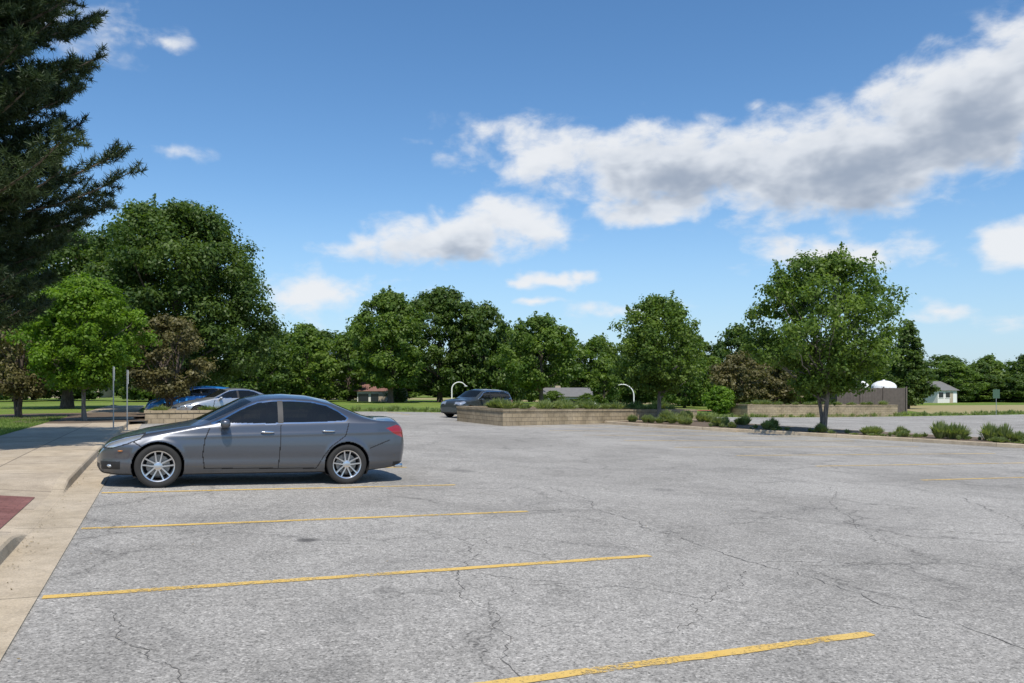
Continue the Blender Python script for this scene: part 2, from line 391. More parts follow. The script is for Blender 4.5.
acc.build('pavement_cracks', [CR])
# dry litter in the gutter and on the lot
rng = np.random.default_rng(31); acc = Acc()
n = 900; aa = np.concatenate([-.42+np.abs(rng.normal(0, .10, 600)), rng.uniform(0, 14, 300)]); bb = np.concatenate([rng.uniform(-2, 20, 600), rng.uniform(-3, 16, 300)])
X, Y = lot(aa, bb); P = np.stack([X, Y, zf(X)+.018], 1); sz = rng.uniform(.008, .03, n)
leaves(acc, P, rng.normal(0, .25, (n, 3))+[0, 0, 1], sz, sz*.5, rng.uniform(0, 1, n), 0)
acc.build('leaf_litter', [LITTER])

# ------------------------------------------------------------------ planters
def ring(P, d):
    P = np.asarray(P, float); n = len(P); out = []
    for i in range(n):
        p, a_, b_ = P[i], P[i-1], P[(i+1) % n]
        e0 = (p-a_)/np.linalg.norm(p-a_); e1 = (b_-p)/np.linalg.norm(b_-p)
        n0 = np.array([-e0[1], e0[0]]); n1 = np.array([-e1[1], e1[0]])
        m = n0+n1; m /= np.dot(m, n0); out.append(p+m*d)
    return np.array(out)
def planter(name, P, h, th=0.3, mat=WALL, soil=MULCH, soild=0.08, capm=None):
    P = np.asarray(P, float)
    if np.sum(P[:, 0]*np.roll(P[:, 1], -1)-P[:, 1]*np.roll(P[:, 0], -1)) < 0: P = P[::-1]
    Q = []
    for i in range(len(P)):
        p, q = P[i], P[(i+1) % len(P)]; k = max(1, int(np.linalg.norm(q-p)/2))
        for j in range(k): Q.append(p+(q-p)*j/k)
    Q = np.array(Q); I = ring(Q, th); Oo = ring(Q, -0.03); n = len(Q)
    per = np.concatenate([[0], np.cumsum(np.linalg.norm(np.roll(Q, -1, 0)-Q, axis=1))])
    e = empty(name)
    def strip(nm, rows, m):
        V = []; UV = []
        for (R_, z) in rows:
            R2 = np.vstack([R_, R_[:1]]); V.append(np.column_stack([R2, zf(R2[:, 0])+z])); UV.append(np.column_stack([per, np.full(n+1, z+abs(R_[0, 0]-Q[0, 0]))]))
        quads(nm, np.vstack(V), grid_faces(len(rows), n+1), [m], uv=np.vstack(UV), parent=e)
    if h > 0.3:
        strip('wall', [(Q, -0.1), (Q, h-0.1)], mat)
        strip('cap', [(Q, h-0.1), (Oo, h-0.098), (Oo, h), (I, h), (I, h-0.3)], capm or mat)
    else:
        strip('kerb', [(Q, -0.05), (Q, h-.02), (ring(Q, .02), h), (I, h), (I, h-0.1)], CURB)
    poly('soil', [(x, y, float(zf(x))+h-soild) for x, y in I], [list(range(n))], [soil], parent=e)
    return e
P1 = [(-.41, 35.4), (11.8, 50), (9.4, 52.6), (-2.76, 39.4)]
planter('planter_wall', P1, 0.76)
P2 = [(19.4, 64.6), (35.2, 71.6), (34, 74.5), (18.2, 67.5)]
planter('planter_wall.001', P2, 1.0)
a0, b0 = lot([0.1, 6.5, 6.5, 0.1], [27.9, 27.9, 31, 31])
planter('planter_wall.002', list(zip(a0, b0)), 0.52)
P4 = [(4.9, 41.6), (6.4, 39.6), (8.97, 37.4), (11.4, 36.0), (16.1, 32.6), (19.3, 29.5), (24, 25.5), (28, 22.5), (30.5, 25), (25, 30), (20.5, 34.5), (17, 39), (14, 43), (12.6, 46.5), (12.2, 49.8)]
planter('planting_bed', P4, 0.15, 0.15, soild=0.02)

def clump(acc, x, y, z, r, h, n, m=0, sh=0.5):
    a = rng.uniform(0, 6.28, n); q = rng.uniform(0, 1, n)**.6
    base = np.stack([x+np.cos(a)*r*.35*q, y+np.sin(a)*r*.35*q, np.full(n, z)], 1)
    tip = np.stack([x+np.cos(a)*r*q, y+np.sin(a)*r*q, z+h*(1-.4*q**2)*rng.uniform(.55, 1.15, n)], 1)
    side = np.stack([-np.sin(a), np.cos(a), 0*a], 1)*0.012*max(1, h/0.4)*1.4
    side = side*rng.choice([-1, 1], n)[:, None]+rng.normal(0, .006, (n, 3))
    mid = (base+tip)/2+np.array([0, 0, h*.12])
    V = np.stack([base, mid-side, tip, mid+side], 1).reshape(-1, 3)
    acc.add(V, np.arange(n*4).reshape(-1, 4), m, np.repeat(np.clip(rng.normal(sh, .22, n), 0, 1), 4))
rng = np.random.default_rng(5); acc = Acc()
bed_pts = [(15.9, 34.6, .5), (18.0, 33.0, .8), (19.4, 31.9, .65), (20.2, 31.2, .55), (20.9, 30.0, .65), (22.3, 29.3, .6), (23.8, 27.9, .6), (12.2, 37.4, .4), (14.0, 35.8, .4), (10.2, 39.2, .45), (9.0, 40.2, .45), (8.2, 41.3, .5), (11, 41, .5), (13, 39, .45), (7.2, 41.2, .4), (6.4, 41.8, .4), (17.3, 35, .4), (25.5, 26.5, .6), (9.6, 43.5, .6), (11.3, 45.2, .6), (12.2, 42.2, .5), (10.5, 37.6, .3), (16.8, 33.6, .3), (8.7, 43.2, .6), (10.7, 47, .6), (19.0, 30.6, .3), (21.5, 28.4, .3)]
for (x, y, r) in bed_pts:
    r *= rng.uniform(.8, 1.15)
    for k in range(3):
        clump(acc, x+rng.normal(0, r*.35), y+rng.normal(0, r*.35), float(zf(x))+.13, r*rng.uniform(.6, .95), r*rng.uniform(.75, 1.2), 230, 0, rng.uniform(.4, 1.0))
for _ in range(90):
    u = rng.uniform(0, 1); i = rng.integers(2, 7); p = np.array(P4[i])*(1-u)+np.array(P4[i+1])*u; p = p+np.array([.5, .65])*rng.uniform(.6, 3.2)
    clump(acc, p[0], p[1], float(zf(p[0]))+.13, rng.uniform(.08, .25), rng.uniform(.06, .25), 50, 0, rng.uniform(.3, .9))
acc.build('bed_ornamental_grasses', [PLANT])
acc = Acc()
def in_strip(P, n, hb, rlo, rhi):
    P = np.array(P)
    for _ in range(n):
        u, v = rng.uniform(.04, .96), rng.uniform(.12, .88)
        p = (P[0]*(1-u)+P[1]*u)*(1-v)+(P[3]*(1-u)+P[2]*u)*v
        r = rng.uniform(rlo, rhi)
        clump(acc, p[0], p[1], float(zf(p[0]))+hb, r*1.1, r*.95, 170, 0, rng.uniform(.3, .8))
in_strip(P1, 64, .66, .2, .7); in_strip(P2, 30, .9, .2, .6); in_strip(list(zip(a0, b0)), 12, .42, .2, .4)
acc.build('planter_plants', [PLANT])
rng = np.random.default_rng(8); acc = Acc()
for _ in range(420):
    aa = rng.uniform(4, 92); bb = rng.uniform(43.5, 47); x, y = lot(aa, bb)
    clump(acc, float(x), float(y), float(zf(x))-.05, rng.uniform(.3, .6), rng.uniform(.2, .5), 40, 0, rng.uniform(.3, .9))
acc.build('rough_grass', [PLANT])
def patch(name, c, dz, mat, n=10):
    c = np.array(c, float); V = []
    for i in range(n+1):
        u = i/n
        for j in (0, 1):
            p = (c[0]*(1-u)+c[1]*u) if j == 0 else (c[3]*(1-u)+c[2]*u); V.append((p[0], p[1], float(zf(p[0]))+dz))
    return quads(name, V, grid_faces(n+1, 2), [mat])
patch('dry_field', [(42, 78), (150, 110), (170, 150), (55, 120)], -.03, DRY)
patch('dry_field.001', [(-40, 105), (40, 130), (40, 150), (-40, 128)], -.03, DRY)
patch('running_track', [(18, 84), (36, 92), (35, 95), (17, 87)], -.02, TRACK)
rng = np.random.default_rng(9); acc = Acc(); n = 26000
aa = -3.2-rng.uniform(0, 1, n)**1.5*8; bb = rng.uniform(6, 34, n); X, Y = lot(aa, bb); Z = zf(X)+.11
th = rng.uniform(0, 6.28, n); s = np.stack([np.cos(th), np.sin(th), 0*th], 1)*.012
B_ = np.stack([X, Y, Z], 1); T_ = B_+np.stack([rng.normal(0, .02, n), rng.normal(0, .02, n), rng.uniform(.04, .09, n)], 1)
V = np.stack([B_-s, B_+s, T_+s*.2, T_-s*.2], 1).reshape(-1, 3); acc.add(V, np.arange(n*4).reshape(-1, 4), 0, np.repeat(rng.uniform(.2, .9, n), 4))
acc.build('lawn_blades', [BLADE])
def disc(name, x, y, r, dz, mat):
    n = 28; V = [(x+r*math.cos(i/n*6.283)*(1+.06*math.sin(i*2.3)), y+r*math.sin(i/n*6.283)*(1+.05*math.cos(i*1.7)), 0) for i in range(n)]
    V = [(p[0], p[1], float(zf(p[0]))+dz) for p in V]
    return poly(name, V, [list(range(n))], [mat])
disc('mulch_ring', -17.0, 31, 2.4, .13, MULCH); disc('mulch_ring.001', -21, 37.5, 4.5, .135, MULCH)
disc('mulch_ring.002', -12.9, 15.8, 1.2, .13, MULCH)

# ------------------------------------------------------------------ trees
tree('maple_tree', L3(14.3, 36.0, .1), 8.2, 2.05, 4.3, 230, 160, .165, [BARKG, LEAF_M], .13, 'vase', 21, .145, 3, .7, limbs=22, irr=.28, qe=.5, sprigs=80)
tree('maple_tree.001', L3(8.5, 45.2, .1), 7.2, 1.75, 3.4, 175, 150, .18, [BARKG, LEAF_M], .13, 'vase', 22, .165, 1, .75, irr=.28, qe=.5, sprigs=50)
tree('young_maple_tree', L3(-16.9, 31.0, .12), 5.6, 1.45, 2.45, 210, 180, .14, [BARKG, LEAF_B], .09, 'oval', 23, .18, 1, .75, irr=.22, sprigs=40)
tree('oak_tree', L3(-19.3, 45.0, .1), 12.1, 1.6, 6.0, 430, 300, .2, [BARK, LEAF_D], .35, 'round', 24, .15, 1, .75, irr=.24, sprigs=30)
tree('oak_tree.001', L3(-29.5, 52, .1), 12.0, 1.6, 6.0, 260, 190, .25, [BARK, LEAF_D], .35, 'round', 44, .18, 1, .75, irr=.2)
tree('crabapple_tree', L3(-16.6, 38.0, .1), 4.9, 1.0, 2.1, 100, 130, .15, [BARK, LEAF_R], .12, 'vase', 25, .2, 4, .7, limbs=12)
tree('crabapple_tree.001', L3(-22.0, 35.0, .1), 4.4, 1.1, 2.6, 110, 130, .15, [BARK, LEAF_R], .16, 'vase', 26, .2, 3, .7, limbs=12)
tree('linden_tree', L3(-13.2, 85), 11.9, 2.0, 5.0, 200, 150, .34, [BARK, LEAF_M], .3, 'oval', 27, .18, irr=.3, sprigs=30)
tree('linden_tree.001', L3(-8.6, 93), 13.4, 1.3, 5.6, 200, 150, .36, [BARK, LEAF_D], .3, 'round', 28, .18, irr=.3)
tree('linden_tree.002', L3(2.9, 78), 9.0, 2.1, 4.5, 160, 150, .3, [BARK, LEAF_M], .25, 'oval', 29, .18, irr=.3, sprigs=30)
tree('spruce_tree', L3(50.5, 100), 11.5, .6, 3.2, 220, 110, .35, [BARK, LEAF_D], .2, 'cone', 30, .2)
tree('round_shrub', L3(17.4, 66, -.05), 2.4, .3, 1.2, 70, 100, .2, [BARK, LEAF_B], .06, 'round', 31, .3, irr=.3)
tree('young_linden_tree', L3(9.4, 80), 5.2, .8, 1.7, 80, 90, .25, [BARK, LEAF_M], .1, 'oval', 32, .28)
tree('crabapple_tree.002', L3(23, 80), 6.0, 1.0, 3.6, 110, 110, .28, [BARK, LEAF_R], .15, 'vase', 33, .2, 3, .7, limbs=12)
tree('crabapple_tree.003', L3(27.5, 82), 5.2, .8, 3.0, 100, 110, .28, [BARK, LEAF_R], .15, 'round', 34, .2, 3, .7, limbs=12)
dm = [tree('dt%d' % i, None, 10, .7, 5.0, 130, 90, .45, [BARK, mm], .25, sh, 50+i, .2, data_only=True, irr=.32)
      for i, (mm, sh) in enumerate([(LEAF_D, 'round'), (LEAF_M, 'oval'), (LEAF_D, 'oval'), (LEAF_M, 'round'), (LEAF_D, 'cone')])]
far = empty('distant_tree_line'); rng = np.random.default_rng(77)
def inst(x, y, h, r, k=None):
    k = int(rng.integers(0, 4)) if k is None else k
    ob = bpy.data.objects.new('distant_tree', dm[k]); link(ob, far)
    ob.location = L3(x, y, -.2); ob.scale = (r/5, r/5, h/10); ob.rotation_euler = (0, 0, rng.uniform(0, 6.28))
for (x, y, h, r, k) in [(-24, 92, 8.6, 4.4, 1), (-20, 96, 8.4, 4.2, 3), (-28.5, 88, 8.0, 4.2, 0), (-18.5, 104, 10, 3.6, 0), (-3.2, 93, 12, 4.4, 2), (-1, 97, 10, 3.4, 4), (1.0, 98, 9.4, 3.5, 3), (-5, 100, 12, 4, 0),
                        (7.5, 114, 10.2, 4.5, 0), (12.5, 114, 10, 5, 1), (18, 110, 10.8, 5, 2), (26, 115, 10.6, 5.5, 0), (31.5, 110, 11.6, 5, 2), (38, 108, 9.8, 5, 3), (45, 112, 9.6, 5, 0), (52, 118, 8.0, 5, 1), (58, 122, 8, 5, 2), (62, 128, 7.6, 5, 0),
                        (22, 100, 8.2, 4, 1), (34, 102, 8, 4, 1), (4.9, 92, 1.9, 1.7, 3), (8.9, 93, 1.7, 1.5, 1), (-13.2, 90, 1.9, 1.3, 0), (11.2, 92, 2.3, 1.5, 2)]:
    inst(x, y, h, r, k)
for x in np.arange(-75, -24, 5.0): inst(x+rng.uniform(-2, 2), 100+rng.uniform(-8, 12), rng.uniform(8, 11), rng.uniform(4.5, 6))
for x in np.arange(-150, 260, 7.5): inst(x+rng.uniform(-3, 3), 205+rng.uniform(-20, 30), rng.uniform(8.5, 12), rng.uniform(6, 8))
for x in np.arange(78, 200, 5.0): inst(x+rng.uniform(-2, 2), 165+rng.uniform(-12, 14), rng.uniform(8.0, 10.5), rng.uniform(5, 7))
for x in np.arange(88, 200, 4.5): inst(x+rng.uniform(-2, 2), 158+rng.uniform(-6, 10), rng.uniform(3, 6), rng.uniform(4, 6))
for x in np.arange(-110, 70, 5): inst(x+rng.uniform(-2, 2), 150+rng.uniform(-10, 10), rng.uniform(3, 6), rng.uniform(4, 6))

# ------------------------------------------------------------------ pine
def pine(name, loc, H, seed):
    global rng
    rng = np.random.default_rng(seed); acc = Acc()
    h = np.linspace(0, 1, 14)
    tp = np.stack([.12*np.sin(h*4), .1*np.cos(h*3)-.1, h*H-.1], 1)
    V, F = tube(tp, .24*(1-.9*h)+.01, 10); acc.add(V, F, 0)
    tufts = []; tdir = []; tsh = []
    z = 2.5
    while z < H-.4:
        reach = float(np.interp(z, [2.3, 3.0, 4.2, 4.6, 4.9, 5.4, 5.7, 6.0, 6.5, 8.5, 11, 14, 15], [2.6, 3.3, 3.1, 3.6, 4.5, 4.5, 3.2, 3.4, 4.0, 4.1, 3.4, 1.2, .5]))
        nb = 9; a0_ = rng.uniform(0, 6.28)
        for k in range(nb):
            aa = a0_+k*6.283/nb+rng.normal(0, .15); L = reach*rng.uniform(.74, 1.0)
            dens = 1.1 if math.cos(aa) > -.35 else .35
            if z > 10.5: dens *= .4
            s = np.linspace(0, 1, 10)
            base = np.array([np.interp(z/H, h, tp[:, 0]), np.interp(z/H, h, tp[:, 1]), z+rng.uniform(-.15, .15)])
            d = np.array([math.cos(aa), math.sin(aa), 0]); rise = (.02+.03*z)*L
            P = base+d*L*s[:, None]+np.array([0, 0, 1])*(rise*s-.40*L*s*(1-s)+.06*L*s**3)[:, None]
            V, F = tube(P, np.linspace(.05, .012, 10), 5); acc.add(V, F, 0)
            pd = np.array([-d[1], d[0], 0]); bs = rng.uniform(.2, .85)
            for j in range(int((14*L/2+6)*dens)):
                u = rng.uniform(.15, 1.0)**.8; p = np.array([np.interp(u, s, P[:, q]) for q in range(3)])
                sl = L*.24*(1.2-u)*rng.uniform(.6, 1.2)+.15; sd = rng.choice([-1, 1])
                dirn = d*.6+pd*sd*rng.uniform(.3, 1.0)+np.array([0, 0, rng.uniform(.0, .8)]); dirn /= np.linalg.norm(dirn)
                e = p+dirn*sl
                for q in np.linspace(.3, 1, max(3, int(sl/.13))):
                    tufts.append(p+(e-p)*q); tdir.append(dirn+np.array([0, 0, .5])); tsh.append(bs)
            for q in np.linspace(.4, 1, 8):
                tufts.append(np.array([np.interp(q, s, P[:, c]) for c in range(3)])); tdir.append(d+np.array([0, 0, .6])); tsh.append(bs)
        z += rng.uniform(.24, .36)
    T = np.array(tufts); D = np.array(tdir); D /= np.linalg.norm(D, axis=1)[:, None]
    nn = 28; n = len(T)*nn; idx = np.repeat(np.arange(len(T)), nn)
    v = D[idx]*.45+rng.normal(0, .55, (n, 3)); v /= np.linalg.norm(v, axis=1)[:, None]
    Ln = rng.uniform(.09, .17, n)[:, None]; st = T[idx]+D[idx]*rng.uniform(-.06, .05, n)[:, None]
    sd = np.cross(v, rng.normal(size=(n, 3))); sd /= np.linalg.norm(sd, axis=1)[:, None]; sd *= .009
    V = np.stack([st-sd, st+sd, st+v*Ln+sd*.3, st+v*Ln-sd*.3], 1).reshape(-1, 3)
    sh = np.clip(np.array(tsh)+rng.normal(0, .18, len(T)), 0, 1)
    acc.add(V, np.arange(n*4).reshape(-1, 4), 1, np.repeat(sh[idx], 4))
    ob = acc.build(name, [BARK, NEED]); ob.location = loc
pine('pine_tree', L3(-12.5, 15.8, .1), 15.0, 3)

# ------------------------------------------------------------------ vehicles
BLACK = simple('black_plastic', (0.015, 0.015, 0.016), 0.55, var=.2)
RUB = simple('tyre_rubber', (0.022, 0.021, 0.02), 0.85, var=.25)
ALLOY = simple('alloy_wheel', (0.62, 0.62, 0.63), 0.28, 0.9, var=.05)
CHROME = simple('chrome', (0.75, 0.75, 0.76), 0.12, 1.0, var=.03)
GAP = simple('panel_gap', (0.008, 0.008, 0.009), 0.9)
HEAD = simple('headlight_lens', (0.50, 0.52, 0.54), 0.08, 0.6, 1.0, var=.25, scale=14)
TAIL = simple('taillight_lens', (0.27, 0.008, 0.010), 0.12, 0.0, 1.0, var=.2)
AMB = simple('amber_lens', (0.45, 0.16, 0.03), 0.2)
SEAT = simple('seat_fabric', (0.10, 0.095, 0.09), 0.8)
GLASS = m_glass()
STEEL = simple('brake_disc', (0.25, 0.24, 0.23), 0.4, .8)

SED = dict(L=4.75, wheels=(.85, 3.70), wr_=.335,
 zs=([0, .05, .15, .35, .7, 1.1, 1.4, 2.0, 3.0, 3.7, 4.2, 4.55, 4.68, 4.75], [.42, .52, .615, .685, .77, .845, .90, .945, .975, 1.01, 1.015, .985, .90, .68]),
 zr=([0, .05, .15, .35, .7, 1.1, 1.45, 1.62, 2.25, 2.5, 2.8, 3.2, 3.5, 4.0, 4.2, 4.55, 4.66, 4.75], [.44, .55, .67, .745, .835, .91, .965, 1.03, 1.335, 1.38, 1.39, 1.37, 1.30, 1.11, 1.06, 1.05, .98, .72]),
 zt=([0, .05, .15, .35, .7, 1.1, 1.28, 1.40, 2.05, 2.35, 2.7, 3.1, 3.45, 4.05, 4.2, 4.55, 4.63, 4.70, 4.75], [.45, .57, .69, .77, .87, .945, .98, 1.025, 1.37, 1.435, 1.455, 1.44, 1.375, 1.135, 1.10, 1.10, 1.085, .97, .74]),
 wr=([0, .1, .35, 1.1, 1.45, 2.25, 2.8, 3.4, 4.0, 4.2, 4.6, 4.75], [.30, .5, .60, .68, .72, .59, .575, .575, .63, .68, .62, .45]),
 W=([0, .03, .1, .25, .5, .85, 2.5, 3.7, 4.2, 4.5, 4.65, 4.72, 4.75], [.42, .56, .70, .80, .86, .885, .885, .885, .865, .81, .75, .66, .55]),
 zb=([0, .06, .3, 1, 3.9, 4.5, 4.7, 4.75], [.30, .21, .18, .175, .18, .25, .32, .42]),
 side=[(1.60, .985), (1.78, 1.06), (2.02, 1.20), (2.28, 1.315), (2.55, 1.345), (2.85, 1.352), (3.15, 1.335), (3.38, 1.285), (3.55, 1.20), (3.70, 1.09), (3.66, 1.045), (3.3, 1.02), (2.4, .985)],
 pil=[(2.58, 2.67)], ws=(1.36, 2.10), rw=(3.47, 4.02),
 head=[(.10, .60), (.14, .67), (.38, .755), (.66, .82), (.60, .74), (.42, .665), (.22, .60)],
 tail=[(4.36, .93), (4.55, .985), (4.76, .93), (4.76, .78), (4.64, .775), (4.50, .84)],
 lines=[[(1.50, .30), (1.47, .5), (1.50, .75), (1.58, .95)], [(2.60, .28), (2.62, .6), (2.63, .98)], [(1.50, .29), (3.2, .27)], [(3.2, .27), (3.30, .45), (3.42, .62), (3.66, .80), (3.72, 1.02)], [(.50, .70), (.62, .62), (.60, .56)], [(4.08, .60), (4.42, .73)]],
 handles=[(2.42, .855), (3.38, .88)], mirror=(1.78, .99))
HAT = dict(SED)
HAT.update(L=4.45, wheels=(.82, 3.50), wr_=.33,
 zs=([0, .05, .15, .4, .8, 1.1, 1.4, 2.0, 3.0, 3.7, 4.2, 4.38, 4.45], [.45, .56, .68, .80, .88, .93, .96, 1.0, 1.03, 1.05, 1.04, .9, .7]),
 zr=([0, .05, .15, .4, .8, 1.1, 1.35, 2.0, 2.3, 3.0, 3.6, 4.05, 4.25, 4.40, 4.45], [.47, .6, .74, .86, .95, .99, 1.06, 1.40, 1.46, 1.48, 1.45, 1.38, 1.15, .92, .72]),
 zt=([0, .05, .15, .4, .8, 1.05, 1.2, 1.85, 2.2, 2.7, 3.4, 3.95, 4.28, 4.41, 4.45], [.48, .62, .77, .90, .99, 1.03, 1.08, 1.45, 1.53, 1.56, 1.54, 1.48, 1.13, .93, .74]),
 wr=([0, .1, .35, 1.1, 1.4, 2.2, 3.4, 4.0, 4.3, 4.45], [.30, .5, .60, .68, .72, .61, .60, .60, .62, .5]),
 W=([0, .03, .1, .25, .5, .85, 3.5, 4.1, 4.3, 4.42, 4.45], [.42, .56, .70, .80, .86, .885, .885, .86, .80, .68, .6]),
 zb=([0, .06, .3, 1, 3.7, 4.2, 4.4, 4.45], [.32, .25, .22, .21, .22, .27, .34, .44]),
 side=[(1.50, 1.04), (1.8, 1.2), (2.1, 1.37), (2.4, 1.42), (3.0, 1.44), (3.6, 1.41), (3.95, 1.32), (4.0, 1.12), (3.7, 1.09), (2.4, 1.04)],
 pil=[(2.45, 2.55), (3.28, 3.36)], ws=(1.2, 1.95), rw=(4.02, 4.3),
 head=[(.08, .66), (.14, .76), (.45, .88), (.6, .90), (.5, .78), (.25, .68)],
 tail=[(4.15, 1.05), (4.46, 1.05), (4.46, .78), (4.3, .80)],
 lines=[[(1.40, .32), (1.40, .9)], [(2.5, .3), (2.52, 1.0)], [(1.4, .31), (3.1, .31)], [(3.1, .31), (3.3, .65), (3.45, .95)]],
 handles=[(2.3, .93), (3.15, .95)], mirror=(1.62, 1.05))
SUV = dict(HAT)
SUV.update(wr_=.36,
 zs=([0, .05, .15, .4, .8, 1.1, 1.4, 2.0, 3.0, 3.7, 4.2, 4.38, 4.45], [.55, .68, .80, .90, .95, .98, 1.0, 1.03, 1.05, 1.06, 1.06, 1.0, .8]),
 zr=([0, .05, .15, .4, .8, 1.1, 1.35, 1.9, 2.2, 3.0, 3.8, 4.15, 4.32, 4.41, 4.45], [.58, .72, .88, .99, 1.04, 1.07, 1.14, 1.50, 1.56, 1.58, 1.56, 1.53, 1.30, 1.05, .85]),
 zt=([0, .05, .15, .4, .8, 1.05, 1.2, 1.75, 2.1, 2.7, 3.6, 4.1, 4.33, 4.42, 4.45], [.60, .74, .92, 1.03, 1.08, 1.10, 1.15, 1.56, 1.63, 1.66, 1.65, 1.61, 1.30, 1.06, .87]),
 W=([0, .03, .1, .25, .5, .85, 3.5, 4.2, 4.35, 4.43, 4.45], [.60, .72, .80, .86, .89, .90, .90, .88, .85, .78, .7]),
 side=[(1.45, 1.08), (1.7, 1.22), (2.0, 1.44), (2.3, 1.51), (3.0, 1.53), (3.8, 1.50), (4.12, 1.42), (4.15, 1.14), (3.7, 1.11), (2.4, 1.08)],
 rw=(4.13, 4.36), ws=(1.2, 1.85), head=[(.06, .74), (.12, .88), (.42, .96), (.5, .86), (.25, .76)])

def gsm(A, sg, axis):
    if sg <= 0: return A
    k = np.arange(-int(3*sg)-1, int(3*sg)+2); w = np.exp(-.5*(k/sg)**2); w /= w.sum()
    pad = [(0, 0)]*A.ndim; pad[axis] = (len(k)//2, len(k)//2)
    Pd = np.pad(A, pad, mode='reflect', reflect_type='odd')
    return np.apply_along_axis(lambda v: np.convolve(v, w, 'valid'), axis, Pd)
def inpoly(x, z, P):
    r = np.zeros(x.shape, bool); n = len(P)
    for i in range(n):
        x0, z0 = P[i]; x1, z1 = P[(i+1) % n]
        if z0 == z1: continue
        r ^= ((z0 > z) != (z1 > z)) & (x < (x1-x0)*(z-z0)/(z1-z0)+x0)
    return r
def dline(x, z, L):
    d = np.full(x.shape, 9.0)
    for (x0, z0), (x1, z1) in zip(L[:-1], L[1:]):
        vx, vz = x1-x0, z1-z0; t = np.clip(((x-x0)*vx+(z-z0)*vz)/(vx*vx+vz*vz), 0, 1)
        d = np.minimum(d, np.hypot(x-x0-t*vx, z-z0-t*vz))
    return d
def lathe(prof_, n=48, a0=0, a1=2*np.pi):
    a = np.linspace(a0, a1, n+1); p = np.array(prof_)
    V = np.stack([p[:, 0][:, None]*np.cos(a), np.broadcast_to(p[:, 1][:, None], (len(p), n+1)), p[:, 0][:, None]*np.sin(a)], -1)
    return V.reshape(-1, 3), grid_faces(len(p), n+1)
def wheel(parent, x, y, z, R, side, hi=True):
    acc = Acc(); rr = R*.70
    V, F = lathe([(rr-.005, .085), (rr+.012, .098), (rr+.05, .108), (R-.03, .105), (R-.008, .090), (R, .06), (R, -.06), (R-.01, -.1), (rr, -.11)], 56); acc.add(V, F, 0)
    V, F = lathe([(rr+.004, .098), (rr-.012, .092), (rr-.02, .06), (rr-.03, -.05), (rr-.02, -.1)], 56); acc.add(V, F, 1)
    V, F = lathe([(0.001, .0), (rr*.72, .0), (rr*.72, -.02)], 40); acc.add(V, F, 2)
    V, F = lathe([(0.001, -.04), (rr-.01, -.04)], 40); acc.add(V, F, 3)
    V, F = lathe([(0.001, .082), (.03, .082), (.062, .07), (.065, .02)], 30); acc.add(V, F, 1)
    for k in range(5):
        for s in (-1, 1):
            a = k*2*math.pi/5+.3; d = np.array([math.cos(a), 0, math.sin(a)]); p = np.array([-math.sin(a), 0, math.cos(a)])
            r0, r1 = .045, rr-.012
            c0 = d*r0+p*s*.022; c1 = d*r1+p*s*.052
            u = (c1-c0)/np.linalg.norm(c1-c0); q = np.cross(u, [0, 1, 0])
            Vb = []
            for (c, w, yo, yi) in ((c0, .017, .074, .03), ((c0+c1)/2, .013, .070, .03), (c1, .016, .086, .04)):
                Vb += [c-q*w+np.array([0, yi, 0]), c-q*w*.7+np.array([0, yo, 0]), c+q*w*.7+np.array([0, yo, 0]), c+q*w+np.array([0, yi, 0])]
            acc.add(np.array(Vb), grid_faces(3, 4), 1)
    V = np.vstack(acc.V); V[:, 1] *= side; acc.V = [V+np.array([x, y, z])]
    ob = quads('wheel', acc.V[0], np.vstack(acc.F), [RUB, ALLOY, STEEL, GAP], np.concatenate(acc.M), smooth=True, parent=parent)
    try:
        with bpy.context.temp_override(object=ob, selected_objects=[ob], selected_editable_objects=[ob]): bpy.ops.object.shade_smooth_by_angle(angle=.6)
    except Exception: pass
def ellipsoid(name, c, r, mat, parent, pw=1.0, n=20):
    u = np.linspace(0, np.pi, n); v = np.linspace(0, 2*np.pi, n*2)
    U, Vv = np.meshgrid(u, v, indexing='ij')
    f = lambda q: np.sign(q)*np.abs(q)**pw
    P = np.stack([c[0]+r[0]*f(np.sin(U))*f(np.cos(Vv)), c[1]+r[1]*f(np.sin(U))*f(np.sin(Vv)), c[2]+r[2]*f(np.cos(U))], -1)
    return quads(name, P.reshape(-1, 3), grid_faces(*U.shape)[:, ::-1], [mat], smooth=True, parent=parent)
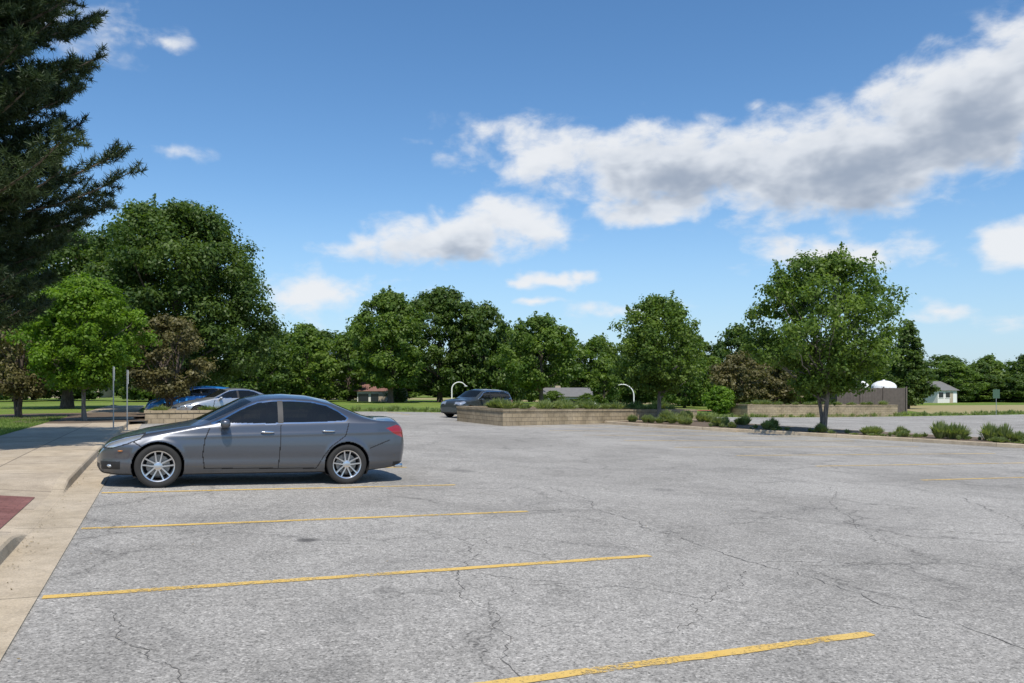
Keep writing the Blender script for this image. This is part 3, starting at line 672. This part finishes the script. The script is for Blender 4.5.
def car(name, T, paint, M, res=1.0):
    e = empty(name, M); L = T['L']; nx = int(400*res)
    xs = np.linspace(0, L, nx); dx = xs[1]-xs[0]
    fi = {k: gsm(np.interp(xs, *T[k]), .03/dx, 0) for k in ('zs', 'zr', 'zt', 'wr', 'W', 'zb')}
    zs, zr, zt, wr, W, zb = [fi[k] for k in ('zs', 'zr', 'zt', 'wr', 'W', 'zb')]
    nb, ns, ng, ntp = 8, int(70*res), int(44*res), int(44*res)
    rows = []; typ = []
    for t in np.linspace(0, 1, nb)[:-1]: rows.append((W*.86*t, zb)); typ.append(0)
    for t in np.linspace(0, 1, ns):
        z = zb+(zs-zb)*t
        y = W-.11*(W/.885)*(1-np.clip((z-zb)/.26, 0, 1))**2.2-.05*np.clip((z-.62)/np.maximum(zs-.62, .1), 0, 1)**1.6-.014*np.exp(-((z-.44)/.07)**2)+.010*np.exp(-((z-.80-.03*(xs-2))/.022)**2)*np.clip((xs-.7)/.5, 0, 1)
        for xc in T['wheels']:
            r = np.hypot(xs-xc, z-T['wr_']); y = y+.014*np.exp(-((r-T['wr_']-.045)/.035)**2)
        rows.append((y, z)); typ.append(1)
    ysh = rows[-1][0]
    for t in np.linspace(0, 1, ng+1)[1:]:
        rows.append((ysh+(wr-ysh)*t+.022*np.sin(np.pi*t), zs+(zr-zs)*t+.012*np.sin(np.pi*t))); typ.append(2)
    for t in np.linspace(0, 1, ntp+1)[1:]:
        rows.append((wr*(1-t), zr+(zt-zr)*(1-(1-t)**2.0))); typ.append(3)
    Yh = np.array([r[0]*np.ones(nx) for r in rows]); Zh = np.array([r[1]*np.ones(nx) for r in rows])
    Yh = gsm(Yh, 1.6*res, 0); Zh = gsm(Zh, 1.6*res, 0); Yh[-1] = 0; Yh[0] = 0
    Y = np.vstack([Yh, -Yh[::-1][1:]]); Z = np.vstack([Zh, Zh[::-1][1:]]); typ = np.array(typ); typF = np.concatenate([typ[1:], typ[::-1][:-1]])
    m = len(Y); Xg = np.broadcast_to(xs, Y.shape)
    V = np.stack([Xg, Y, Z], -1).reshape(-1, 3); F = grid_faces(m, nx)
    tf = np.repeat(typF, nx-1); C = V[F].mean(1); x, y, z = C.T; ay = np.abs(y)
    mi = np.zeros(len(F), int)
    mi[(tf == 0)] = 2
    mi[(tf == 1) & (z < np.interp(x, xs, zb)+.035)] = 2
    sidef = (tf == 1) | (tf == 2)
    P = T['side']; ins = inpoly(x, z, P) & (tf >= 2); dl = dline(x, z, P+[P[0]])
    mi[(dl < .014) & sidef & (z > .95)] = 3
    mi[ins & (dl >= .007)] = 1
    for (p0, p1) in T['pil']: mi[ins & (x > p0) & (x < p1)] = 2
    wrx = np.interp(x, xs, wr)
    top = (tf == 3) & (ay < wrx-.035)
    mi[top & (x > T['ws'][0]+.22*(ay/.7)**2) & (x < T['ws'][1]+.12*(ay/.6)**2)] = 1
    mi[top & (x > T['rw'][0]) & (x < T['rw'][1]-.10*(ay/.6)**2)] = 1
    for ln in T['lines']: mi[(dline(x, z, ln) < .0075/ res**.7) & (tf == 1) & (mi == 0)] = 4
    hd = inpoly(x, z, T['head']) & (ay > .36) & (mi == 0); mi[hd] = 5
    mi[inpoly(x, z, T['tail']) & (ay > .40) & sidef] = 6
    mi[(dline(x, z, T['head']+[T['head'][0]]) < .008) & (ay > .4) & sidef & (x < 1)] = 4
    mi[(x < .16) & (ay < .36) & (z > .46) & (z < .60)] = 2
    mi[(x < .22) & (ay < .55) & (z > .22) & (z < .36)] = 2
    mi[(x < .33) & (ay > .60) & (z > .28) & (z < .40) & (tf == 1)] = 2
    mi[(x > L-.25) & (z < .36)] = 2
    mi[(tf == 3) & (np.abs(ay-(wrx-.02)) < .006) & (x < T['ws'][0]) & (x > .3)] = 4
    keep = np.ones(len(F), bool)
    for xc in T['wheels']:
        keep &= ~((np.hypot(x-xc, z-T['wr_']) < T['wr_']+.035) & (ay > .5) & (z < .8))
    F2 = F[keep]; mi2 = mi[keep]
    body = quads('body', V, F2, [paint, GLASS, BLACK, CHROME, GAP, HEAD, TAIL], mi2, smooth=True, parent=e)
    for nm, i in (('front_fascia', 0), ('rear_fascia', nx-1)):
        idx = np.arange(m)*nx+i; vv = V[idx]
        if i: vv = vv[::-1]
        poly(nm, vv, [list(range(m))[::-1]], [paint], parent=e)
    R = T['wr_']
    for xc in T['wheels']:
        for s in (-1, 1):
            wheel(e, xc, s*(.885-.115), R-.005, R-.005, s)
            V_, F_ = lathe([(R+.04, .855), (R+.04, .50), (.001, .50)], 40); V_[:, 1] *= s
            keepv = V_+np.array([xc, 0, R]); keepv[:, 2] = np.maximum(keepv[:, 2], .16)
            quads('wheel_well', keepv, F_, [GAP], parent=e)
    for (hx, hz) in T['handles']:
        for s in (-1, 1): ellipsoid('door_handle', (hx, s*.882, hz), (.105, .022, .017), CHROME, e, .7, 12)
    mx, mz = T['mirror']
    for s in (-1, 1):
        ellipsoid('mirror', (mx, s*.975, mz), (.075, .115, .068), paint, e, .75, 16)
        ellipsoid('mirror_stalk', (mx+.01, s*.86, mz-.045), (.04, .07, .02), BLACK, e, .8, 10)
    for sx in ((T['ws'][1]+.35), (T['ws'][1]+1.15)):
        for s in (-.36, .36):
            ellipsoid('seat_back', (sx+.08, s, .82), (.10, .25, .36), SEAT, e, .6, 14)
            ellipsoid('head_rest', (sx+.13, s, 1.16), (.06, .13, .10), SEAT, e, .6, 12)
            ellipsoid('seat_cushion', (sx-.22, s, .50), (.28, .26, .12), SEAT, e, .6, 12)
    ellipsoid('dashboard', (T['ws'][0]+.35, 0, .86), (.32, .70, .12), BLACK, e, .6, 14)
    V_, F_ = lathe([(.185, -.012), (.2, 0), (.185, .012), (.17, 0), (.185, -.012)], 30)
    V_ = V_[:, [1, 0, 2]]; quads('steering_wheel', V_+np.array([T['ws'][0]+.72, -.36, .93]), F_, [BLACK], parent=e, smooth=True)
    boxes('floor_pan', [(L/2, 0, .26, L*.72, 1.0, .06)], BLACK, e)
    boxes('rear_plate', [(L-.004, 0, .80, .02, .32, .16)], HEAD, e)
    V_, F_ = lathe([(.034, -.0), (.034, .14), (.028, .14), (.026, 0)], 20); V_ = V_[:, [1, 0, 2]]
    for s in (-.52, .52): quads('exhaust', V_+np.array([L-.16, s, .27]), F_, [CHROME], parent=e, smooth=True)
    for s in (-1, 1):
        ellipsoid('fog_lamp', (.20, s*.70, .335), (.05, .06, .035), HEAD, e, 1, 10)
        ellipsoid('side_marker', (.33, s*.832, .56), (.035, .010, .009), AMB, e, .8, 8)
    boxes('grille_bars', [(.012, 0, z_, .02, .62, .010) for z_ in (.44, .47, .50)], CHROME, e)
    return e
def carmat(p_front, ang, flip=False):
    d = np.array([math.cos(ang), math.sin(ang)]); x0, y0 = p_front
    z0 = float(zf(x0)); z1 = float(zf(x0+d[0]*4.5)); X_ = Vector((d[0], d[1], (z1-z0)/4.5)).normalized()
    n_ = Vector((0.03 if -7 < x0 < 15 else 0.0, 0, 1)); Y_ = n_.cross(X_).normalized(); Z_ = X_.cross(Y_)
    M = Matrix((X_, Y_, Z_)).transposed().to_4x4(); M.translation = Vector((x0, y0, z0)); return M
A1 = math.atan2(E1[1], E1[0]); A2 = math.atan2(E2[1], E2[0])
p = lot(-.10, 7.12); car('parked_car', SED, m_carpaint('slate_grey_paint', (0.092, 0.099, 0.115), .65), carmat((float(p[0]), float(p[1])), A1), 1.0)
car('parked_hatchback', HAT, m_carpaint('blue_paint', (0.02, 0.22, 0.62), .2), carmat((-18.3, 39.2), A1+.1), .4)
car('parked_car.001', SED, m_carpaint('silver_paint', (0.42, 0.43, 0.44), .7), carmat((-15.0, 34.7), A1+.25), .4)
car('parked_suv', SUV, m_carpaint('dark_green_grey_paint', (0.05, 0.056, 0.054), .5), carmat((-3.5, 43.2), A1+.42), .4)

# ------------------------------------------------------------------ signs and posts
GALV = simple('galvanised_steel', (0.35, 0.36, 0.36), 0.45, .7)
SIGN = simple('sign_face', (0.05, 0.10, 0.06), 0.5); WHITE = simple('white_paint', (0.75, 0.75, 0.73), .5, var=.05)
def sign(name, x, y, h, ang, w=.3, hh=.45, face=WHITE, dz=.12):
    e = empty(name, Matrix.Translation(L3(x, y, dz)) @ Matrix.Rotation(ang, 4, 'Z'))
    boxes('post', [(0, 0, h/2-.1, .05, .022, h+.2), (.0, .018, h/2-.1, .018, .012, h+.2)], GALV, e)
    boxes('plate', [(0, -.02, h-hh/2-.02, w, .006, hh)], face, e, .002)
    boxes('plate_border', [(0, -.0245, h-hh/2-.02, w*.8, .002, hh*.12), (0, -.0245, h-hh*.25, w*.7, .002, hh*.1)], SIGN, e)
    boxes('bolts', [(0, -.026, h-.08, .02, .006, .02), (0, -.026, h-hh+.05, .02, .006, .02)], GALV, e)
sign('parking_sign', -12.95, 25.5, 2.0, A2+.1); sign('parking_sign.001', -12.75, 26.0, 1.9, A2+.12)
sign('traffic_sign', 46.3, 75, 2.5, .1, .7, .85, SIGN, -.05)

# ------------------------------------------------------------------ dumpster enclosure with tanks
WOOD = simple('weathered_wood', (0.11, 0.09, 0.075), 0.85, var=.45, scale=3)
e = empty('wooden_enclosure', Matrix.Translation(L3(30.9, 74.5, 0)) @ Matrix.Rotation(.10, 4, 'Z'))
bl = []
rng = np.random.default_rng(4)
for i in range(46): bl.append((i*.148+.07, 0, 1.25, .135, .03+.01*(i % 2), 2.55+rng.uniform(-.03, .03)))
for i in range(24): bl.append((6.9, .1+i*.148, 1.25, .03+.01*(i % 2), .135, 2.5)); bl.append((0, .1+i*.148, 1.25, .03+.01*(i % 2), .135, 2.5))
boxes('boards', bl, WOOD, e)
boxes('posts', [(x_, -.06, 1.3, .14, .09, 2.7) for x_ in (.0, 2.3, 4.6, 6.9)], WOOD, e)
boxes('rails', [(3.45, .05, z_, 6.8, .05, .1) for z_ in (.4, 1.3, 2.2)], WOOD, e)
def dome_tank(name, x, y, r, h):
    e2 = empty(name, Matrix.Translation(L3(x, y)))
    V_, F_ = lathe([(r, 0), (r, h), (r*.96, h+.12), (r*.8, h+.33), (r*.5, h+.5), (r*.2, h+.57), (.12, h+.58), (.12, h+.66), (.001, h+.66)], 30)
    V_ = V_[:, [0, 2, 1]]; quads('shell', V_, F_[:, ::-1], [WHITE], smooth=True, parent=e2)
    V_, F_ = lathe([(r+.01, h*.5), (r+.03, h*.5+.04), (r+.01, h*.5+.08)], 30); V_ = V_[:, [0, 2, 1]]; quads('band', V_, F_, [GALV], parent=e2)
dome_tank('storage_tank', 33.6, 76.6, 1.15, 2.75); dome_tank('storage_tank.001', 36.5, 77, 1.15, 2.7)

# ------------------------------------------------------------------ houses
ROOF = simple('shingle_roof', (0.15, 0.145, 0.14), 0.9, var=.3, scale=2); SIDING = simple('light_siding', (0.66, 0.64, 0.60), .7, var=.05)
ROOFR = simple('red_roof', (0.20, 0.10, 0.08), 0.9, var=.3, scale=2)
TANS = simple('tan_siding', (0.40, 0.33, 0.24), .7, var=.08); WIN = simple('window_glass', (0.02, 0.025, 0.03), .1)
def house(name, x, y, w, d, h, rh, ang, wall, dz=-.1, roof=None):
    e = empty(name, Matrix.Translation(L3(x, y, dz)) @ Matrix.Rotation(ang, 4, 'Z'))
    boxes('walls', [(0, 0, h/2, w, d, h)], wall, e)
    o = .4
    V = [(-w/2-o, -d/2-o, h-.1), (w/2+o, -d/2-o, h-.1), (w/2+o, d/2+o, h-.1), (-w/2-o, d/2+o, h-.1), (-w/2-o, 0, h+rh), (w/2+o, 0, h+rh)]
    poly('roof', V, [(0, 1, 5, 4), (2, 3, 4, 5), (3, 2, 1, 0)], [roof or ROOF], parent=e)
    poly('gables', [(-w/2-.003, -d/2, h), (-w/2-.003, d/2, h), (-w/2-.003, 0, h+rh-.1), (w/2+.003, -d/2, h), (w/2+.003, d/2, h), (w/2+.003, 0, h+rh-.1)], [(0, 2, 1), (3, 4, 5)], [wall], parent=e)
    boxes('windows', [(-w*.33, -d/2-.02, h*.62, 1.3, .05, 1.0), (w*.02, -d/2-.02, h*.62, 1.3, .05, 1.0), (w/2+.02, 0, h*.62, .05, 1.3, 1.0)], WIN, e)
    boxes('trim', [(-w*.33, -d/2-.03, h*.62-.56, 1.6, .08, .1), (-w*.33, -d/2-.03, h*.62+.56, 1.6, .08, .1), (w*.02, -d/2-.03, h*.62-.56, 1.6, .08, .1), (w*.02, -d/2-.03, h*.62+.56, 1.6, .08, .1)], WHITE, e)
    boxes('door', [(w*.2, -d/2-.02, 1.05, 1.0, .06, 2.1)], TANS, e); boxes('garage_door', [(w*.36, -d/2-.02, 1.15, 2.4 if w > 9 else 1.2, .05, 2.1)], WHITE, e)
    boxes('chimney', [(-w*.2, .8, h+rh*.8, .7, .6, rh*.9)], TANS, e)
house('suburban_house', 7.2, 99, 6.6, 6, 2.3, 1.0, .12, SIDING, -1.15)
house('suburban_house.001', -15.8, 96, 4.6, 5, 2.3, 1.1, -.2, SIDING, -1.0, ROOFR)
house('suburban_house.002', -80, 142, 12, 8, 2.7, 1.8, .2, TANS)
house('suburban_house.003', 81, 152, 6.0, 7, 2.5, 1.7, .5, SIDING)
house('suburban_house.004', -27.5, 140, 8, 7, 2.5, 1.3, .3, TANS)
def curved_lamp(name, x, y, h, r, flip=1):
    e = empty(name, Matrix.Translation(L3(x, y)))
    an = np.linspace(0, 2.6, 16)
    px = np.concatenate([[0, 0], flip*(r-r*np.cos(an))]); pz = np.concatenate([[-.1, h*.4], h-r+r*np.sin(an)])
    V_, F_ = tube(np.stack([px, 0*px, pz], 1), np.linspace(.075, .05, 18), 8); quads('pole', V_, F_, [WHITE], parent=e, smooth=True)
    ellipsoid('lamp_head', (px[-1]+flip*.05, 0, pz[-1]-.06), (.22, .14, .09), GALV, e, .8, 12)
    boxes('base', [(0, 0, .08, .35, .35, .16)], GALV, e, .02)
curved_lamp('street_lamp', 14.6, 94, 2.75, 1.35, -1); curved_lamp('street_lamp.001', -6.6, 86, 2.3, .8, 1)

# ------------------------------------------------------------------ world + sun
SUN_EL = math.radians(58); sd = np.array([0.22, -0.975]); sd /= np.linalg.norm(sd)
to_sun = Vector((sd[0]*math.cos(SUN_EL), sd[1]*math.cos(SUN_EL), math.sin(SUN_EL)))
sl = bpy.data.lights.new('sun', 'SUN'); sl.energy = 4.9; sl.angle = math.radians(.5); sl.color = (1, .95, .87)
so = link(bpy.data.objects.new('sun', sl)); so.rotation_euler = to_sun.to_track_quat('Z', 'Y').to_euler()
w = bpy.data.worlds.new('World'); S.world = w; w.use_nodes = True; nt = w.node_tree; nt.nodes.clear(); g = G(nt)
try:
    w.cycles.sampling_method = 'MANUAL'; w.cycles.sample_map_resolution = 256
except Exception: pass
out = nt.nodes.new('ShaderNodeOutputWorld')
sky = nt.nodes.new('ShaderNodeTexSky'); sky.sky_type = 'NISHITA'; sky.sun_disc = False; sky.sun_elevation = SUN_EL
sky.sun_rotation = math.atan2(sd[0], sd[1]); sky.air_density = 1.0; sky.dust_density = 0.2; sky.ozone_density = 2.5
vec = g.n('ShaderNodeTexCoord').outputs['Generated']; sep = g.n('ShaderNodeSeparateXYZ'); nt.links.new(g.vmath('NORMALIZE', vec), sep.inputs[0])
az = g.math('MULTIPLY', g.math('ARCTAN2', sep.outputs[0], sep.outputs[1]), 10); el = g.math('MULTIPLY', g.math('ARCSINE', sep.outputs[2]), 10)
q = g.n('ShaderNodeCombineXYZ'); nt.links.new(az, q.inputs[0]); nt.links.new(el, q.inputs[1]); q = q.outputs[0]
hs_ = g.n('ShaderNodeHueSaturation', i_Saturation=1.2, i_Value=1.32); nt.links.new(sky.outputs[0], hs_.inputs['Color'])
hz = g.math('MULTIPLY', g.math('SUBTRACT', 1.0, g.smooth(el, -.2, 2.6)), .7)
skyc = g.mix(hz, hs_.outputs[0], (3.0, 4.7, 7.0))
bg1 = g.n('ShaderNodeBackground', i_Strength=0.115); nt.links.new(skyc, bg1.inputs[0])
def cl(px, py, rx, ry, tilt=0, wt=1.0):
    u = (px-512)/784; v = (390-py)/784; a_ = math.atan(u); e_ = math.atan(v*math.cos(a_)); k = math.cos(a_)**2
    return (math.degrees(a_), math.degrees(e_), math.degrees(rx/784)*k, math.degrees(ry/784)*math.cos(a_), tilt, wt)
clouds = [cl(965, 110, 170, 74, 16, 1.5), cl(850, 162, 210, 62, 4, 1.5), cl(690, 165, 200, 52, -2, 1.3), cl(560, 155, 130, 36, -6, .8), cl(665, 206, 120, 22, 0, 1.0),
          cl(450, 240, 135, 30, 4, 1.2), cl(510, 225, 80, 34, 0, 1.0), cl(548, 279, 48, 11, 0, 1.0), cl(537, 301, 26, 7, 0, .8), cl(840, 252, 130, 24, 0, .8), cl(1010, 242, 50, 28, 0, 1.2),
          cl(320, 295, 95, 30, 0, .6), cl(945, 312, 60, 11, 0, .6), cl(1010, 315, 60, 14, 0, .4), cl(60, 15, 100, 30, 0, .4), cl(162, 38, 34, 12, 0, .5), cl(182, 148, 32, 8, 0, .35),
          cl(630, 312, 70, 12, 0, .5), cl(50, 240, 70, 20, 0, .5), (80, 30, 22, 8, 0, 1), (-90, 28, 22, 8, 0, 1), (160, 35, 18, 9, 0, 1)]
wn = g.n('ShaderNodeTexNoise', i_Scale=1.1, i_Detail=3.0, i_Roughness=0.6); nt.links.new(q, wn.inputs['Vector'])
wv = g.vmath('MULTIPLY', g.vmath('SUBTRACT', wn.outputs['Color'], (.5, .5, .5)), (1.0, .45, 0))
def field(v2, cls):
    cur = None
    for (a_, e_, rx, ry, tl, wt) in cls:
        mp = g.n('ShaderNodeMapping', vector_type='TEXTURE'); nt.links.new(v2, mp.inputs[0])
        s = math.radians(1)*10
        mp.inputs[1].default_value = (a_*s, e_*s, 0); mp.inputs[2].default_value = (0, 0, math.radians(tl)); mp.inputs[3].default_value = (rx*s, ry*s, 1)
        f = g.math('MULTIPLY_ADD', g.vmath('LENGTH', mp.outputs[0]), -wt, wt)
        cur = f if cur is None else g.math('SMOOTH_MAX', cur, f, .15)
    return cur
c0 = field(g.vmath('ADD', q, wv), clouds)
c1 = field(g.vmath('ADD', g.vmath('ADD', q, wv), (-.02, .20, 0)), clouds[:3]+[clouds[5]])
nq = g.vmath('MULTIPLY', q, (1, 1.7, 1))
n0 = g.noise(nq, 1.7, 8, .56, .2); n1 = g.noise(g.vmath('ADD', nq, (-.03, .30, 0)), 1.7, 3, .54, .2)
amp = lambda c, n_: g.math('ADD', c, g.math('MULTIPLY', g.math('SUBTRACT', n_, .5), 1.9))
d0 = amp(c0, n0); d1 = amp(c1, n1)
mask = g.math('MULTIPLY', g.smooth(d0, -0.02, .72), g.smooth(c0, -.35, .15))
shade = g.smooth(g.math('ADD', g.math('MULTIPLY', d1, .8), g.math('MULTIPLY', d0, .2)), .05, 1.45)
ccol = g.ramp(shade, [(0, (.88, .90, .93)), (.4, (.74, .78, .84)), (1.0, (.36, .42, .52))])
bg2 = g.n('ShaderNodeBackground', i_Strength=.97); nt.links.new(ccol, bg2.inputs[0])
mx = g.n('ShaderNodeMixShader'); g.set(mx.inputs[0], g.math('MULTIPLY', mask, .95)); nt.links.new(bg1.outputs[0], mx.inputs[1]); nt.links.new(bg2.outputs[0], mx.inputs[2])
nt.links.new(mx.outputs[0], out.inputs[0])

# ------------------------------------------------------------------ camera
cam = bpy.data.cameras.new('camera'); co = link(bpy.data.objects.new('camera', cam)); co.location = (0, 0, 1.64)
co.rotation_euler = (math.radians(90), 0, 0); cam.sensor_width = 23.5; cam.lens = 18.0; cam.shift_y = 48.5/1024
cam.clip_end = 3000; cam.clip_start = .05
S.camera = co
S.view_settings.view_transform = 'Standard'; S.view_settings.look = 'None'; S.view_settings.exposure = 0
